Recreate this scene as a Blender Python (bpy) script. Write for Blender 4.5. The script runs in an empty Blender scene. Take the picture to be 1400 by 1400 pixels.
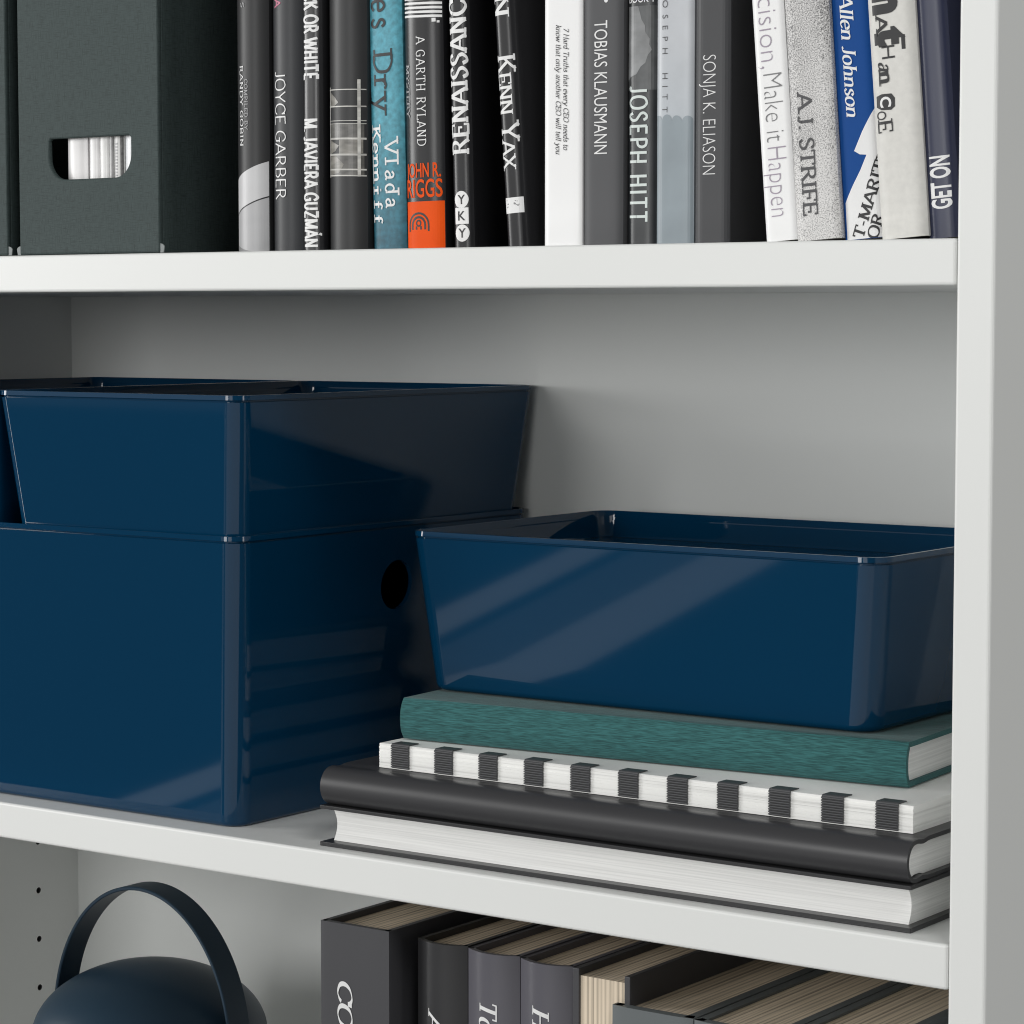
import bpy, bmesh, math, random
from mathutils import Vector, Matrix
random.seed(7)
C = bpy.context.scene
COL = C.collection
S = 0.01                                   # all dimensions below are centimetres

# ------------------------------------------------------------------ camera
cam = bpy.data.objects.new("camera", bpy.data.cameras.new("camera"))
COL.objects.link(cam)
cam.location = (48.476 * S, -98.588 * S, 34.479 * S)
cam.rotation_euler = (math.pi / 2 - 0.0734, 0.0, 0.6216)
cam.data.sensor_width = 36
cam.data.lens = 3643.67 / 1400 * 36
cam.data.clip_start = 0.05
cam.data.clip_end = 60
C.camera = cam

# ------------------------------------------------------------------ world and lamps
W = bpy.data.worlds.new("World"); C.world = W; W.use_nodes = True
W.node_tree.nodes["Background"].inputs[0].default_value = (0.98, 1.0, 0.98, 1)
W.node_tree.nodes["Background"].inputs[1].default_value = 0.075

def area(name, loc, target, sx, sy, power, color=(1, 1, 1), spread=180):
    d = bpy.data.lights.new(name, 'AREA'); d.shape = 'RECTANGLE'
    d.size = sx * S; d.size_y = sy * S; d.energy = power; d.color = color
    d.spread = math.radians(spread)
    o = bpy.data.objects.new(name, d); COL.objects.link(o)
    o.location = Vector(loc) * S
    o.rotation_euler = (Vector(target) - Vector(loc)).to_track_quat('-Z', 'Y').to_euler()
    return o

def softbox(name, az, el, dist, size, power, color=(1.0, 0.997, 0.985)):
    a, e = math.radians(az), math.radians(el)
    t = Vector((-30, 8, 22))
    p = t + dist * Vector((math.sin(a) * math.cos(e), -math.cos(a) * math.cos(e), math.sin(e)))
    return area(name, p, t, size, size, power, color)
softbox("window_light", -58, 9, 470, 155, 105)
softbox("front_light", -14, 9, 340, 100, 30)
softbox("front_light", 10, 8, 320, 105, 7)
softbox("room_light", 55, 42, 320, 105, 23.5)
softbox("side_light", 88, 8, 320, 105, 19.5)
def slim(name, az, el, dist, w, h, L):  # unseen lamp, added only for its reflection
    """narrow upright lamp whose mirror image draws the fine vertical lines on the box corners"""
    o = softbox(name, az, el, dist, 10, L * math.pi * w * h * S * S)
    o.data.size = w * S; o.data.size_y = h * S
slim("added_corner_strip", -63, -9, 420, 16, 110, 9)
slim("added_corner_strip", -24, -9, 340, 5, 90, 1.0)
wg = softbox("added_lip_glow", -38, 7, 620, 100, 0.5 * math.pi * 3.0 * 1.3)  # unseen dim lamp added so the lid lips mirror something paler
wg.data.size = 3.0; wg.data.size_y = 1.3
def added_floor_lamp(name, x0, x1, y0, y1, L, color=(0.9, 0.95, 1.0)):  # unseen floor-level lamps added for the bright streaks mirrored in the boxes
    a = (x1 - x0) * (y1 - y0) * S * S
    o = area(name, ((x0 + x1) / 2, (y0 + y1) / 2, -100), ((x0 + x1) / 2, (y0 + y1) / 2, 0), x1 - x0, y1 - y0, L * math.pi * a, color)
    o.rotation_euler = (math.pi, 0, 0)
added_floor_lamp("added_floor_glow", -304, -291.5, -760, -235, 0.80)
added_floor_lamp("added_floor_glow", -286, -268, -760, -235, 0.26)
added_floor_lamp("added_floor_glow", -267, -247, -760, -235, 0.80)
added_floor_lamp("added_floor_glow", -900, -345, -900, -505, 0.14)
added_floor_lamp("added_floor_glow", -170, 320, -640, -165, 0.65, (1.0, 0.99, 0.97))  # added fill in place of light bounced off the floor

C.view_settings.view_transform = 'Standard'
C.view_settings.look = 'None'
C.view_settings.exposure = 0.06
C.view_settings.gamma = 1.0
C.cycles.use_denoising = True
C.cycles.filter_width = 1.1
C.cycles.max_bounces = 10
C.cycles.diffuse_bounces = 5
C.cycles.glossy_bounces = 5

# ------------------------------------------------------------------ materials
MATS = {}
def mat(name, col, rough=0.5, ior=1.45, coat=0.0, bump=None, spec=0.5, var=None, sheen=0.0):
    """col linear; bump=(scale_xyz, strength, distance_cm); var=(scale_xyz, amount) tints the base colour with real mottling."""
    m = bpy.data.materials.new(name); m.use_nodes = True
    nt = m.node_tree; n = nt.nodes; l = nt.links
    p = n["Principled BSDF"]
    p.inputs["Base Color"].default_value = (*col, 1); p.inputs["Roughness"].default_value = rough
    p.inputs["IOR"].default_value = ior; p.inputs["Specular IOR Level"].default_value = spec
    p.inputs["Coat Weight"].default_value = coat; p.inputs["Coat Roughness"].default_value = 0.06
    if sheen: p.inputs["Sheen Weight"].default_value = sheen
    tc = n.new("ShaderNodeTexCoord")
    def noise(sc, detail=3.0):
        mp = n.new("ShaderNodeMapping"); mp.inputs["Scale"].default_value = sc
        l.new(tc.outputs["Object"], mp.inputs["Vector"])
        t = n.new("ShaderNodeTexNoise"); t.inputs["Scale"].default_value = 1.0; t.inputs["Detail"].default_value = detail
        l.new(mp.outputs[0], t.inputs["Vector"]); return t
    if bump:
        t = noise(bump[0]); b = n.new("ShaderNodeBump"); b.inputs["Strength"].default_value = bump[1]
        b.inputs["Distance"].default_value = bump[2] * S
        l.new(t.outputs[0], b.inputs["Height"]); l.new(b.outputs[0], p.inputs["Normal"])
    if var:
        t = noise(var[0]); r = n.new("ShaderNodeValToRGB"); a = var[1]
        r.color_ramp.elements[0].position = var[2] if len(var) > 2 else 0.3
        r.color_ramp.elements[1].position = var[3] if len(var) > 3 else 0.7
        r.color_ramp.elements[0].color = (*[c * (1 - a) for c in col], 1)
        r.color_ramp.elements[1].color = (*[min(1, c * (1 + a)) for c in col], 1)
        l.new(t.outputs[0], r.inputs[0]); l.new(r.outputs[0], p.inputs["Base Color"])
    MATS[name] = m
    return m

white = mat("white_foil", (0.79, 0.80, 0.785), 0.42, bump=((900, 900, 900), 0.05, 0.01), var=((6, 6, 6), 0.012))
back_m = mat("back_panel_foil", (0.74, 0.755, 0.74), 0.5, bump=((700, 700, 700), 0.06, 0.01), var=((5, 5, 5), 0.015))
hole_m = mat("drill_hole_shade", (0.05, 0.05, 0.05), 0.8)  # shade inside the pin holes, put into the colour
blue = mat("blue_plastic", (0.0010, 0.034, 0.083), 0.035, ior=1.42, bump=((14, 14, 14), 0.006, 0.05))
lamp_m = mat("blue_matt_lacquer", (0.013, 0.036, 0.062), 0.42, bump=((1500, 1500, 1500), 0.04, 0.005))
paper = mat("white_paper", (0.80, 0.80, 0.785), 0.7)
black_m = mat("black_plastic", (0.070, 0.071, 0.075), 0.5)
ink = mat("black_ink", (0.012, 0.012, 0.014), 0.5)
white_ink = mat("white_ink", (0.80, 0.80, 0.80), 0.45)

def layered(name, col, axis_scale, amount, rough=0.75, lo=0.35, hi=0.65, bump=0.35, dist=0.02):
    m = mat(name, col, rough, bump=(axis_scale, bump, dist), var=(axis_scale, amount, lo, hi), spec=0.3)
    return m
page_lie = layered("page_edges_lying", (0.82, 0.82, 0.805), (10, 12, 1500), 0.085, bump=0.25, dist=0.015)
page_thick = layered("thick_page_edges", (0.82, 0.82, 0.80), (3, 3, 560), 0.16, lo=0.28, hi=0.5)
page_tan = layered("tan_page_edges", (0.56, 0.475, 0.37), (720, 4, 4), 0.46, lo=0.30, hi=0.56, bump=0.5, dist=0.05)
page_up = layered("page_edges_upright", (0.72, 0.70, 0.65), (1500, 8, 8), 0.1)
cloth = mat("teal_cloth", (0.034, 0.126, 0.127), 0.85, spec=0.25, bump=((170, 2400, 2400), 0.5, 0.03), var=((150, 2300, 2300), 0.38, 0.34, 0.68), sheen=0.12)
black_gloss = mat("black_glossy_cover", (0.046, 0.046, 0.049), 0.34, bump=((30, 30, 30), 0.02, 0.05))
dark_satin = mat("charcoal_satin_cover", (0.035, 0.035, 0.037), 0.32)

def linen(name, col):
    m = bpy.data.materials.new(name); m.use_nodes = True
    n = m.node_tree.nodes; l = m.node_tree.links; p = n["Principled BSDF"]
    p.inputs["Roughness"].default_value = 0.7; p.inputs["Specular IOR Level"].default_value = 0.3
    tc = n.new("ShaderNodeTexCoord"); outs = []
    for sc in ((2600, 2600, 190), (190, 190, 2600)):
        mp = n.new("ShaderNodeMapping"); mp.inputs["Scale"].default_value = sc
        l.new(tc.outputs["Object"], mp.inputs["Vector"])
        t = n.new("ShaderNodeTexNoise"); t.inputs["Scale"].default_value = 1; t.inputs["Detail"].default_value = 2
        l.new(mp.outputs[0], t.inputs["Vector"]); outs.append(t)
    a = n.new("ShaderNodeMath"); a.operation = 'MINIMUM'
    l.new(outs[0].outputs[0], a.inputs[0]); l.new(outs[1].outputs[0], a.inputs[1])
    r = n.new("ShaderNodeValToRGB")
    r.color_ramp.elements[0].position = 0.28; r.color_ramp.elements[1].position = 0.52
    r.color_ramp.elements[0].color = (*[c * 0.62 for c in col], 1); r.color_ramp.elements[1].color = (*[c * 1.08 for c in col], 1)
    l.new(a.outputs[0], r.inputs[0]); l.new(r.outputs[0], p.inputs["Base Color"])
    b = n.new("ShaderNodeBump"); b.inputs["Strength"].default_value = 0.5; b.inputs["Distance"].default_value = 0.0002
    l.new(a.outputs[0], b.inputs["Height"]); l.new(b.outputs[0], p.inputs["Normal"])
    return m
file_m = linen("green_grey_linen_board", (0.045, 0.064, 0.063))

# ------------------------------------------------------------------ object helpers
def tag(o, label=None, cat=None, group=None, kind=None):
    if label: o["label"] = label
    if cat: o["category"] = cat
    if group: o["group"] = group
    if kind: o["kind"] = kind
    return o
def thing(name, label, cat, loc=(0, 0, 0), rot=(0, 0, 0), group=None):
    o = bpy.data.objects.new(name, None); COL.objects.link(o)
    o.empty_display_size = 0.02
    o.location = Vector(loc) * S; o.rotation_euler = rot
    return tag(o, label, cat, group)
def link(name, bm, m, parent=None, smooth=False, bevel=0.0, seg=3, recalc=True):
    """cm geometry -> one linked mesh object in metres"""
    for v in bm.verts: v.co *= S
    if recalc: bmesh.ops.recalc_face_normals(bm, faces=bm.faces)
    me = bpy.data.meshes.new(name); bm.to_mesh(me); bm.free()
    if smooth:
        for p in me.polygons: p.use_smooth = True
    o = bpy.data.objects.new(name, me); COL.objects.link(o)
    me.materials.append(m)
    if parent: o.parent = parent
    if bevel:
        b = o.modifiers.new("bevel", 'BEVEL'); b.width = bevel * S; b.segments = seg; b.limit_method = 'ANGLE'
        b.angle_limit = math.radians(50); b.harden_normals = False
        me.set_sharp_from_angle(angle=math.radians(60)) if hasattr(me, "set_sharp_from_angle") and smooth else None
    elif smooth and hasattr(me, "set_sharp_from_angle"):
        me.set_sharp_from_angle(angle=math.radians(38))
    return o
def box(bm, x0, x1, y0, y1, z0, z1):
    v = [bm.verts.new(c) for c in ((x0, y0, z0), (x1, y0, z0), (x1, y1, z0), (x0, y1, z0), (x0, y0, z1), (x1, y0, z1), (x1, y1, z1), (x0, y1, z1))]
    for f in ((0, 3, 2, 1), (4, 5, 6, 7), (0, 1, 5, 4), (1, 2, 6, 5), (2, 3, 7, 6), (3, 0, 4, 7)): bm.faces.new([v[i] for i in f])
def boxes(*bs):
    bm = bmesh.new()
    for b in bs: box(bm, *b)
    return bm
def prism(outline, lo, hi, axis):
    """closed 2-D outline extruded along axis ('x': outline is (y,z); 'z': (x,y); 'y': (x,z))"""
    bm = bmesh.new()
    def P(a, b, c): return {'x': (c, a, b), 'y': (a, c, b), 'z': (a, b, c)}[axis]
    A = [bm.verts.new(P(a, b, lo)) for a, b in outline]; B = [bm.verts.new(P(a, b, hi)) for a, b in outline]
    n = len(outline)
    for i in range(n):
        j = (i + 1) % n; bm.faces.new((A[i], A[j], B[j], B[i]))
    bm.faces.new(A); bm.faces.new(B)
    return bm
def strip_prism(outer, inner, lo, hi, axis):
    """band between two open polylines extruded along axis (a bent sheet with thickness)"""
    bm = bmesh.new()
    def P(a, b, c): return {'x': (c, a, b), 'y': (a, c, b), 'z': (a, b, c)}[axis]
    R = [[bm.verts.new(P(a, b, c)) for a, b in pl] for pl, c in ((outer, lo), (outer, hi), (inner, lo), (inner, hi))]
    n = len(outer)
    for i in range(n - 1):
        bm.faces.new((R[0][i], R[0][i+1], R[1][i+1], R[1][i])); bm.faces.new((R[2][i], R[3][i], R[3][i+1], R[2][i+1]))
        bm.faces.new((R[0][i], R[2][i], R[2][i+1], R[0][i+1])); bm.faces.new((R[1][i], R[1][i+1], R[3][i+1], R[3][i]))
    for i in (0, n - 1): bm.faces.new((R[0][i], R[1][i], R[3][i], R[2][i]))
    return bm
def offset_line(pl, d):
    out = []
    for i, (a, b) in enumerate(pl):
        p = pl[max(i - 1, 0)]; q = pl[min(i + 1, len(pl) - 1)]
        tx, ty = q[0] - p[0], q[1] - p[1]; L = math.hypot(tx, ty) or 1
        out.append((a - ty / L * d, b + tx / L * d))
    return out
def rrect(x0, x1, y0, y1, r, n=10):
    pts = []
    for cx, cy, a0 in ((x1 - r, y0 + r, -90), (x1 - r, y1 - r, 0), (x0 + r, y1 - r, 90), (x0 + r, y0 + r, 180)):
        for i in range(n + 1):
            a = math.radians(a0 + 90 * i / n); pts.append((cx + r * math.cos(a), cy + r * math.sin(a)))
    return pts
def loft(bm, rings, close_first=False, close_last=False):
    V = [[bm.verts.new(p) for p in r] for r in rings]
    for a, b in zip(V, V[1:]):
        for i in range(len(a)):
            j = (i + 1) % len(a); bm.faces.new((a[i], a[j], b[j], b[i]))
    if close_first: bm.faces.new(V[0][::-1])
    if close_last: bm.faces.new(V[-1])
    return V
def cut(o, cutter_bm):
    """real holes: boolean difference evaluated into the mesh, cutter removed again"""
    for v in cutter_bm.verts: v.co *= S
    bmesh.ops.recalc_face_normals(cutter_bm, faces=cutter_bm.faces)
    me = bpy.data.meshes.new("cut"); cutter_bm.to_mesh(me); cutter_bm.free()
    k = bpy.data.objects.new("cut", me); COL.objects.link(k)
    k.parent = o.parent
    mod = o.modifiers.new("cut", 'BOOLEAN'); mod.operation = 'DIFFERENCE'; mod.object = k; mod.solver = 'EXACT'
    bpy.context.view_layer.update()
    dg = bpy.context.evaluated_depsgraph_get()
    new = bpy.data.meshes.new_from_object(o.evaluated_get(dg))
    o.modifiers.clear(); o.data = new
    bpy.data.objects.remove(k); bpy.data.meshes.remove(me)
def cyl_x(bm, x0, x1, y, z, r, n=24):
    A = [bm.verts.new((x0, y + r * math.cos(2*math.pi*i/n), z + r * math.sin(2*math.pi*i/n))) for i in range(n)]
    B = [bm.verts.new((x1, v.co.y, v.co.z)) for v in A]
    for i in range(n): bm.faces.new((A[i], A[(i+1)%n], B[(i+1)%n], B[i]))
    bm.faces.new(A[::-1]); bm.faces.new(B)

# ------------------------------------------------------------------ bookcase
ZU, ZM, T, D, TP, WID = 37.63, 8.58, 1.92, 25.97, 1.68, 76.0
ZL = ZM - 29.05; ZT = ZU + 29.05
bc = thing("bookcase", "white bookcase with open shelves holding books and blue boxes", "bookcase", (0, 0, 0))
zb, zt = ZL - 10, ZT + 12
bm = bmesh.new(); box(bm, 0, TP, 0, D + 0.5, zb, zt)
link("side_panel", bm, white, bc, bevel=0.14, smooth=False)
bm = bmesh.new(); box(bm, -WID - TP, -WID, 0, D + 0.5, zb, zt)
lp = link("side_panel", bm, white, bc)
holes = bmesh.new()
for k in range(-9, 2):
    z = -2.72 + 3.2 * k
    if min(abs(z - (q - T / 2)) for q in (ZU, ZM, ZL)) > 1.3 and z > zb + 2:
        cyl_x(holes, -WID - 0.9, -WID + 0.5, 22.38, z, 0.2, 14)
        cyl_x(holes, -WID - 0.9, -WID + 0.5, 3.9, z, 0.2, 14)
cut(lp, holes)
lp.data.materials.append(hole_m)
for p in lp.data.polygons:
    if (-WID - 1.0) * S < p.center.x < (-WID - 0.02) * S and abs(p.normal.x) < 0.9 and 2 * S < p.center.y < 24 * S and p.area < 1e-4: p.material_index = 1
    if abs(p.center.x - (-WID - 0.9) * S) < 1e-4: p.material_index = 1
for z in (ZT, ZU, ZM, ZL):
    bm = bmesh.new(); box(bm, -WID + 0.03, -0.03, 0.02, D - 0.02, z - T, z)
    link("shelf", bm, white, bc, bevel=0.14)
bm = bmesh.new(); box(bm, -WID - 0.2, 0.2, D, D + 0.3, zb + 0.3, zt - 0.3)
link("back_panel", bm, back_m, bc)
bm = bmesh.new(); box(bm, -WID, 0, 1.0, 2.6, zb, ZL - T - 0.02)
link("plinth", bm, white, bc)

# ------------------------------------------------------------------ storage boxes
def storage_box(name, label, x0, x1, y0, y1, z0, H, taper, r=1.7, hole=None, dp=1.45, group="glossy blue storage boxes"):
    """x0..y1 are the outline at the rim; the body narrows by taper towards the bottom"""
    t = thing(name, label, "storage box", ((x0 + x1) / 2, (y0 + y1) / 2, z0), group=group)
    a, b = (x1 - x0) / 2, (y1 - y0) / 2
    hb = H - 0.36
    def ring(z, ins, rr): return [(x, y, z) for x, y in rrect(-a + ins, a - ins, -b + ins, b - ins, rr, 12)]
    def ins(z): return taper * (1 - z / H)
    bm = bmesh.new()
    rings = []
    for k in range(7):                                   # small radius where the wall meets the base
        q = math.radians(90 * k / 6); rb = 0.3
        z = rb * (1 - math.sin(q)) if False else rb * (1 - math.cos(q))
        rings.append(ring(z, ins(z) + rb * (1 - math.sin(q)), r - rb * (1 - math.sin(q))))
    for k in range(1, 6): z = 0.3 + (hb - 0.3) * k / 5; rings.append(ring(z, ins(z), r))
    th = 0.22
    rings.append(ring(hb, ins(hb) + th, r - th))
    rings.append(ring(0.3, ins(0.3) + th, r - th))
    loft(bm, rings, True, True)
    body = link("body", bm, blue, t, smooth=True)
    if hole:
        kb = bmesh.new(); cyl_x(kb, a - 1.6, a + 1.0, hole[0] - (y0 + y1) / 2, hole[1] - z0, hole[2], 48)
        cut(body, kb)
        for p in body.data.polygons: p.use_smooth = True
        body.data.set_sharp_from_angle(angle=math.radians(38))
    # lid: thin lip above a shadow gap, recessed tray inside it
    bm = bmesh.new(); z1 = H; zl0 = H - 0.26
    g = 0.10
    def lr(z, i_): return ring(z, i_, max(r - i_, .3))
    loft(bm, [lr(zl0 - 0.12, 0.16), lr(zl0, 0.16), lr(zl0, g * 0.3 + 0.03), ring(zl0 + 0.02, 0.0, r), ring(z1 - 0.01, 0.014, r), lr(z1, 0.024),
              lr(z1, 0.17), lr(z1 - 0.03, 0.20), lr(z1 - 0.3, 0.24), lr(z1 - dp + 0.2, 0.42), lr(z1 - dp + 0.05, 0.50), lr(z1 - dp, 0.66), lr(z1 - dp, 1.1), lr(z1 - dp, 1.2)], False, True)
    loft(bm, [lr(z1 - dp - 0.15, 0.36), lr(zl0 - 0.12, 0.16)], True, False)
    bmesh.ops.remove_doubles(bm, verts=bm.verts, dist=1e-5)
    lid = link("lid", bm, blue, t, smooth=True)
    for o in (body, lid):
        wn = o.modifiers.new("weighted_normals", 'WEIGHTED_NORMAL'); wn.keep_sharp = True; wn.weight = 90
    return t

storage_box("storage_box", "largest glossy blue box with a round finger hole, under two smaller boxes",
            -75.1, -39.25, 0.5, 25.8, ZM, 14.95, 1.2, r=1.1, dp=0.97, hole=(13.6, 20.1, 1.33))
storage_box("storage_box", "glossy blue box stacked on the large box with finger hole, the one seen whole",
            -55.95, -38.75, 0.05, 25.7, 22.57, 8.0, 0.82, r=1.0)
storage_box("storage_box", "glossy blue box on the large box, cut off by the photo's left edge",
            -73.5, -56.25, 0.05, 25.7, 22.57, 8.0, 0.82, r=1.0)
storage_box("storage_box", "low glossy blue box standing on the teal cloth book",
            -33.0, -6.4, 6.0, 23.6, 15.82, 8.0, 0.8, r=1.2)

# ------------------------------------------------------------------ lying books
def lying(name, label, loc, rotz=0.0, group="books stacked under the blue box"):
    return thing(name, label, "book", loc, (0, 0, rotz), group)

# bottom: fore edge to the front
L1, d1, h1 = 32.2, 23.5, 2.02
t = lying("book", "thick charcoal book lying at the bottom of the stack, white page edges facing out", (-34.4, 0.93, ZM))
bm = bmesh.new()
box(bm, 0, L1, 0, d1, 0, 0.22)
link("cover_board", bm, dark_satin, t, bevel=0.035, seg=2)
bm = bmesh.new(); box(bm, 0, L1, 0, d1, h1 - 0.18, h1)
link("cover_board", bm, dark_satin, t, bevel=0.035, seg=2)
bm = bmesh.new(); box(bm, 0.02, L1 - 0.02, d1 + 0.003, d1 + 0.25, 0, h1)
link("spine", bm, dark_satin, t, bevel=0.05)
pl = []
for i in range(13):
    q = i / 12; pl.append((0.42 + 0.42 * math.sin(math.pi * (0.12 + 0.80 * q)) , 0.225 + (h1 - 0.41) * q))
pl += [(d1 - 0.02, h1 - 0.185), (d1 - 0.02, 0.225)]
link("page_block", prism(pl, 0.42, L1 - 0.40, 'x'), page_lie, t, smooth=True)

# second: round glossy black spine to the front, french groove
h2, d2, L2 = 1.86, 22.5, 31.9
t = lying("book", "glossy black book with a rounded spine lying second from the bottom of the stack", (-34.2, 0.72, ZM + h1 + 0.005))
pl = [(d2, h2), (12, h2), (5, h2), (2.2, h2), (1.9, h2 - 0.01), (1.7, h2 - 0.05), (1.5, h2 - 0.07), (1.3, h2 - 0.05), (1.1, h2 - 0.015), (0.95, h2 + 0.0)]
for i in range(1, 16):
    a = math.radians(90 + 180 * i / 16)
    pl.append((0.85 + 0.85 * math.cos(a), h2 / 2 + (h2 / 2) * math.sin(a)))
pl += [(0.95, 0.0), (1.1, 0.015), (1.3, 0.05), (1.5, 0.07), (1.7, 0.05), (1.9, 0.01), (2.2, 0.0), (5, 0.0), (12, 0), (d2, 0.0)]
link("cover", strip_prism(pl, offset_line(pl, 0.19), 0, L2, 'x'), black_gloss, t, smooth=True)
ip = [(d2 - 0.35, h2 - 0.2), (2.0, h2 - 0.2), (1.7, h2 - 0.28), (1.2, h2 - 0.28), (0.95, h2 - 0.22)]
for i in range(1, 12):
    a = math.radians(90 + 180 * i / 12); ip.append((0.85 + 0.63 * math.cos(a), h2 / 2 + (h2 / 2 - 0.21) * math.sin(a)))
ip += [(0.95, 0.22), (1.2, 0.28), (1.7, 0.28), (2.0, 0.2), (d2 - 0.35, 0.2)]
link("page_block", prism(ip, 0.3, L2 - 0.28, 'x'), page_lie, t, smooth=True)

# third: white pad with black comb teeth
z3 = ZM + h1 + h2 + 0.012; h3 = 1.2; L3 = 29.0
t = lying("notebook", "white notebook bound by black ribbed clips, lying under the teal book", (-32.0, 2.62, z3))
sheets = [(0.01, L3 - 0.01, 0.03, 20.45, 0.01, h3 - 0.01)]
for k in range(9):
    dx, dy = random.uniform(-.012, .012), random.uniform(-.012, .012)
    sheets.append((dx, L3 + dx, dy, 20.5, h3 * k / 9 + 0.001, h3 * (k + 1) / 9 - 0.017))
link("page_block", boxes(*sheets), page_thick, t)
def tooth():
    pl = []
    for k in range(10):
        z = 0.04 + 1.12 * k / 10; dz = 1.12 / 10
        pl += [(-0.03, z), (-0.03, z + dz * .26), (-0.11, z + dz * .32), (-0.125, z + dz * .45), (-0.125, z + dz * .84), (-0.11, z + dz * .96)]
    for q in range(5):
        a = math.radians(180 - 90 * q / 4); pl.append((0.03 + 0.09 * math.cos(a), h3 - 0.02 + 0.075 * math.sin(a)))
    pl += [(0.70, h3 + 0.055), (0.76, h3 + 0.03), (0.76, h3 + 0.004), (-0.003, h3 + 0.004), (-0.003, 0.04)]
    return prism(pl, -0.53, 0.53, 'x')
first = None
for k in range(11):
    x = 1.33 + 2.645 * k
    if first is None:
        first = link("binding_clip", tooth(), black_m, t, smooth=True); o = first
        o.data.set_sharp_from_angle(angle=math.radians(50))
    else:
        o = first.copy(); COL.objects.link(o); o.parent = t
    o.location = Vector((x, 0, 0)) * S

# fourth: teal cloth
z4 = z3 + h3 + 0.06; h4 = 2.02; L4 = 26.7; d4 = 18.6
t = lying("book", "teal cloth bound book lying directly under the low blue box", (-31.62, 3.76, z4), math.radians(4.4))
pl = [(d4, h4), (10, h4), (3, h4), (0.9, h4)]
for i in range(0, 13):
    q = i / 12; zz = h4 * (1 - q)
    pl.append((0.02 + 0.34 * abs(2 * q - 1) ** 2.6, zz))
pl += [(0.9, 0), (3, 0), (10, 0), (d4, 0)]
link("cover", strip_prism(pl, offset_line(pl, 0.24), 0, L4, 'x'), cloth, t, smooth=True, bevel=0.04, seg=2)
ip = [(d4 - 0.3, h4 - 0.25)] + [(0.30 + 0.30 * abs(2 * i / 12 - 1) ** 2.6, h4 - 0.25 - (h4 - 0.5) * i / 12) for i in range(13)] + [(d4 - 0.3, 0.25)]
link("page_block", prism(ip, 0.18, L4 - 0.16, 'x'), page_lie, t, smooth=True)

# ------------------------------------------------------------------ lettering
GL = {}
def g(ch, w, *st): GL[ch] = (w, st)
# strokes: ('L'|'C', 'ends', points); ends: serif flags of first/last point; C = smooth curve
g('A', .74, ('L', '10', (.04,0),(.37,1)), ('L', '01', (.37,1),(.72,0)), ('L','00',(.16,.34),(.60,.34)))
g('B', .66, ('L','11',(.14,0),(.14,1)), ('C','00',(.14,.98),(.42,.97),(.55,.76),(.42,.54),(.14,.52)), ('C','00',(.14,.52),(.46,.5),(.62,.27),(.46,.03),(.14,.02)))
g('C', .70, ('C','00',(.66,.72),(.58,.90),(.40,.99),(.16,.84),(.07,.5),(.16,.16),(.40,.01),(.58,.08),(.67,.24)), ('L','00',(.65,.97),(.65,.70)))
g('D', .74, ('L','11',(.14,0),(.14,1)), ('C','00',(.14,.98),(.42,.96),(.64,.78),(.69,.5),(.64,.22),(.42,.04),(.14,.02)))
g('E', .62, ('L','11',(.14,0),(.14,1)), ('L','01',(.14,.98),(.56,.98)), ('L','01',(.14,.52),(.46,.52)), ('L','01',(.14,.02),(.59,.02)))
g('F', .58, ('L','11',(.14,0),(.14,1)), ('L','01',(.14,.98),(.54,.98)), ('L','01',(.14,.5),(.44,.5)))
g('G', .74, ('C','00',(.66,.74),(.56,.92),(.38,.99),(.15,.83),(.07,.5),(.16,.15),(.40,.01),(.62,.1)), ('L','00',(.62,.05),(.62,.46)), ('L','00',(.42,.46),(.70,.46)))
g('H', .76, ('L','11',(.14,0),(.14,1)), ('L','11',(.62,0),(.62,1)), ('L','00',(.14,.51),(.62,.51)))
g('I', .30, ('L','11',(.15,0),(.15,1)))
g('J', .42, ('C','00',(.05,.08),(.12,0),(.24,.06),(.28,.24),(.28,.6),(.28,.98)), ('L','01',(.28,.9),(.28,1)))
g('K', .72, ('L','11',(.14,0),(.14,1)), ('L','01',(.14,.42),(.60,1)), ('L','01',(.30,.62),(.68,0)))
g('L', .60, ('L','11',(.14,0),(.14,1)), ('L','01',(.14,.02),(.57,.02)))
g('M', .90, ('L','11',(.13,0),(.15,1)), ('L','00',(.15,.98),(.45,.05)), ('L','00',(.45,.05),(.75,.98)), ('L','11',(.77,0),(.75,1)))
g('N', .76, ('L','11',(.13,0),(.13,1)), ('L','00',(.13,.98),(.63,.02)), ('L','01',(.63,0),(.63,1)))
g('O', .78, ('C','00',(.39,.99),(.15,.85),(.07,.5),(.15,.15),(.39,.01),(.63,.15),(.71,.5),(.63,.85),(.39,.99)))
g('P', .62, ('L','11',(.14,0),(.14,1)), ('C','00',(.14,.98),(.44,.95),(.56,.73),(.44,.50),(.14,.46)))
g('R', .70, ('L','11',(.14,0),(.14,1)), ('C','00',(.14,.98),(.44,.95),(.54,.75),(.42,.54),(.14,.51)), ('L','01',(.34,.52),(.66,0)))
g('S', .56, ('C','00',(.47,.80),(.38,.96),(.22,.98),(.09,.83),(.12,.66),(.28,.53),(.44,.40),(.47,.2),(.34,.03),(.18,.02),(.08,.2)))
g('T', .66, ('L','10',(.33,0),(.33,1)), ('L','11',(.04,.98),(.62,.98)))
g('U', .74, ('C','00',(.14,.98),(.14,.6),(.15,.25),(.36,.01),(.56,.2),(.61,.5),(.61,.98)), ('L','01',(.14,.9),(.14,1)), ('L','01',(.61,.9),(.61,1)))
g('V', .72, ('L','10',(.04,1),(.36,0)), ('L','01',(.36,0),(.68,1)))
g('W', 1.0, ('L','10',(.04,1),(.27,0)), ('L','00',(.27,0),(.50,.96)), ('L','00',(.50,.96),(.73,0)), ('L','01',(.73,0),(.96,1)))
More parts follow.
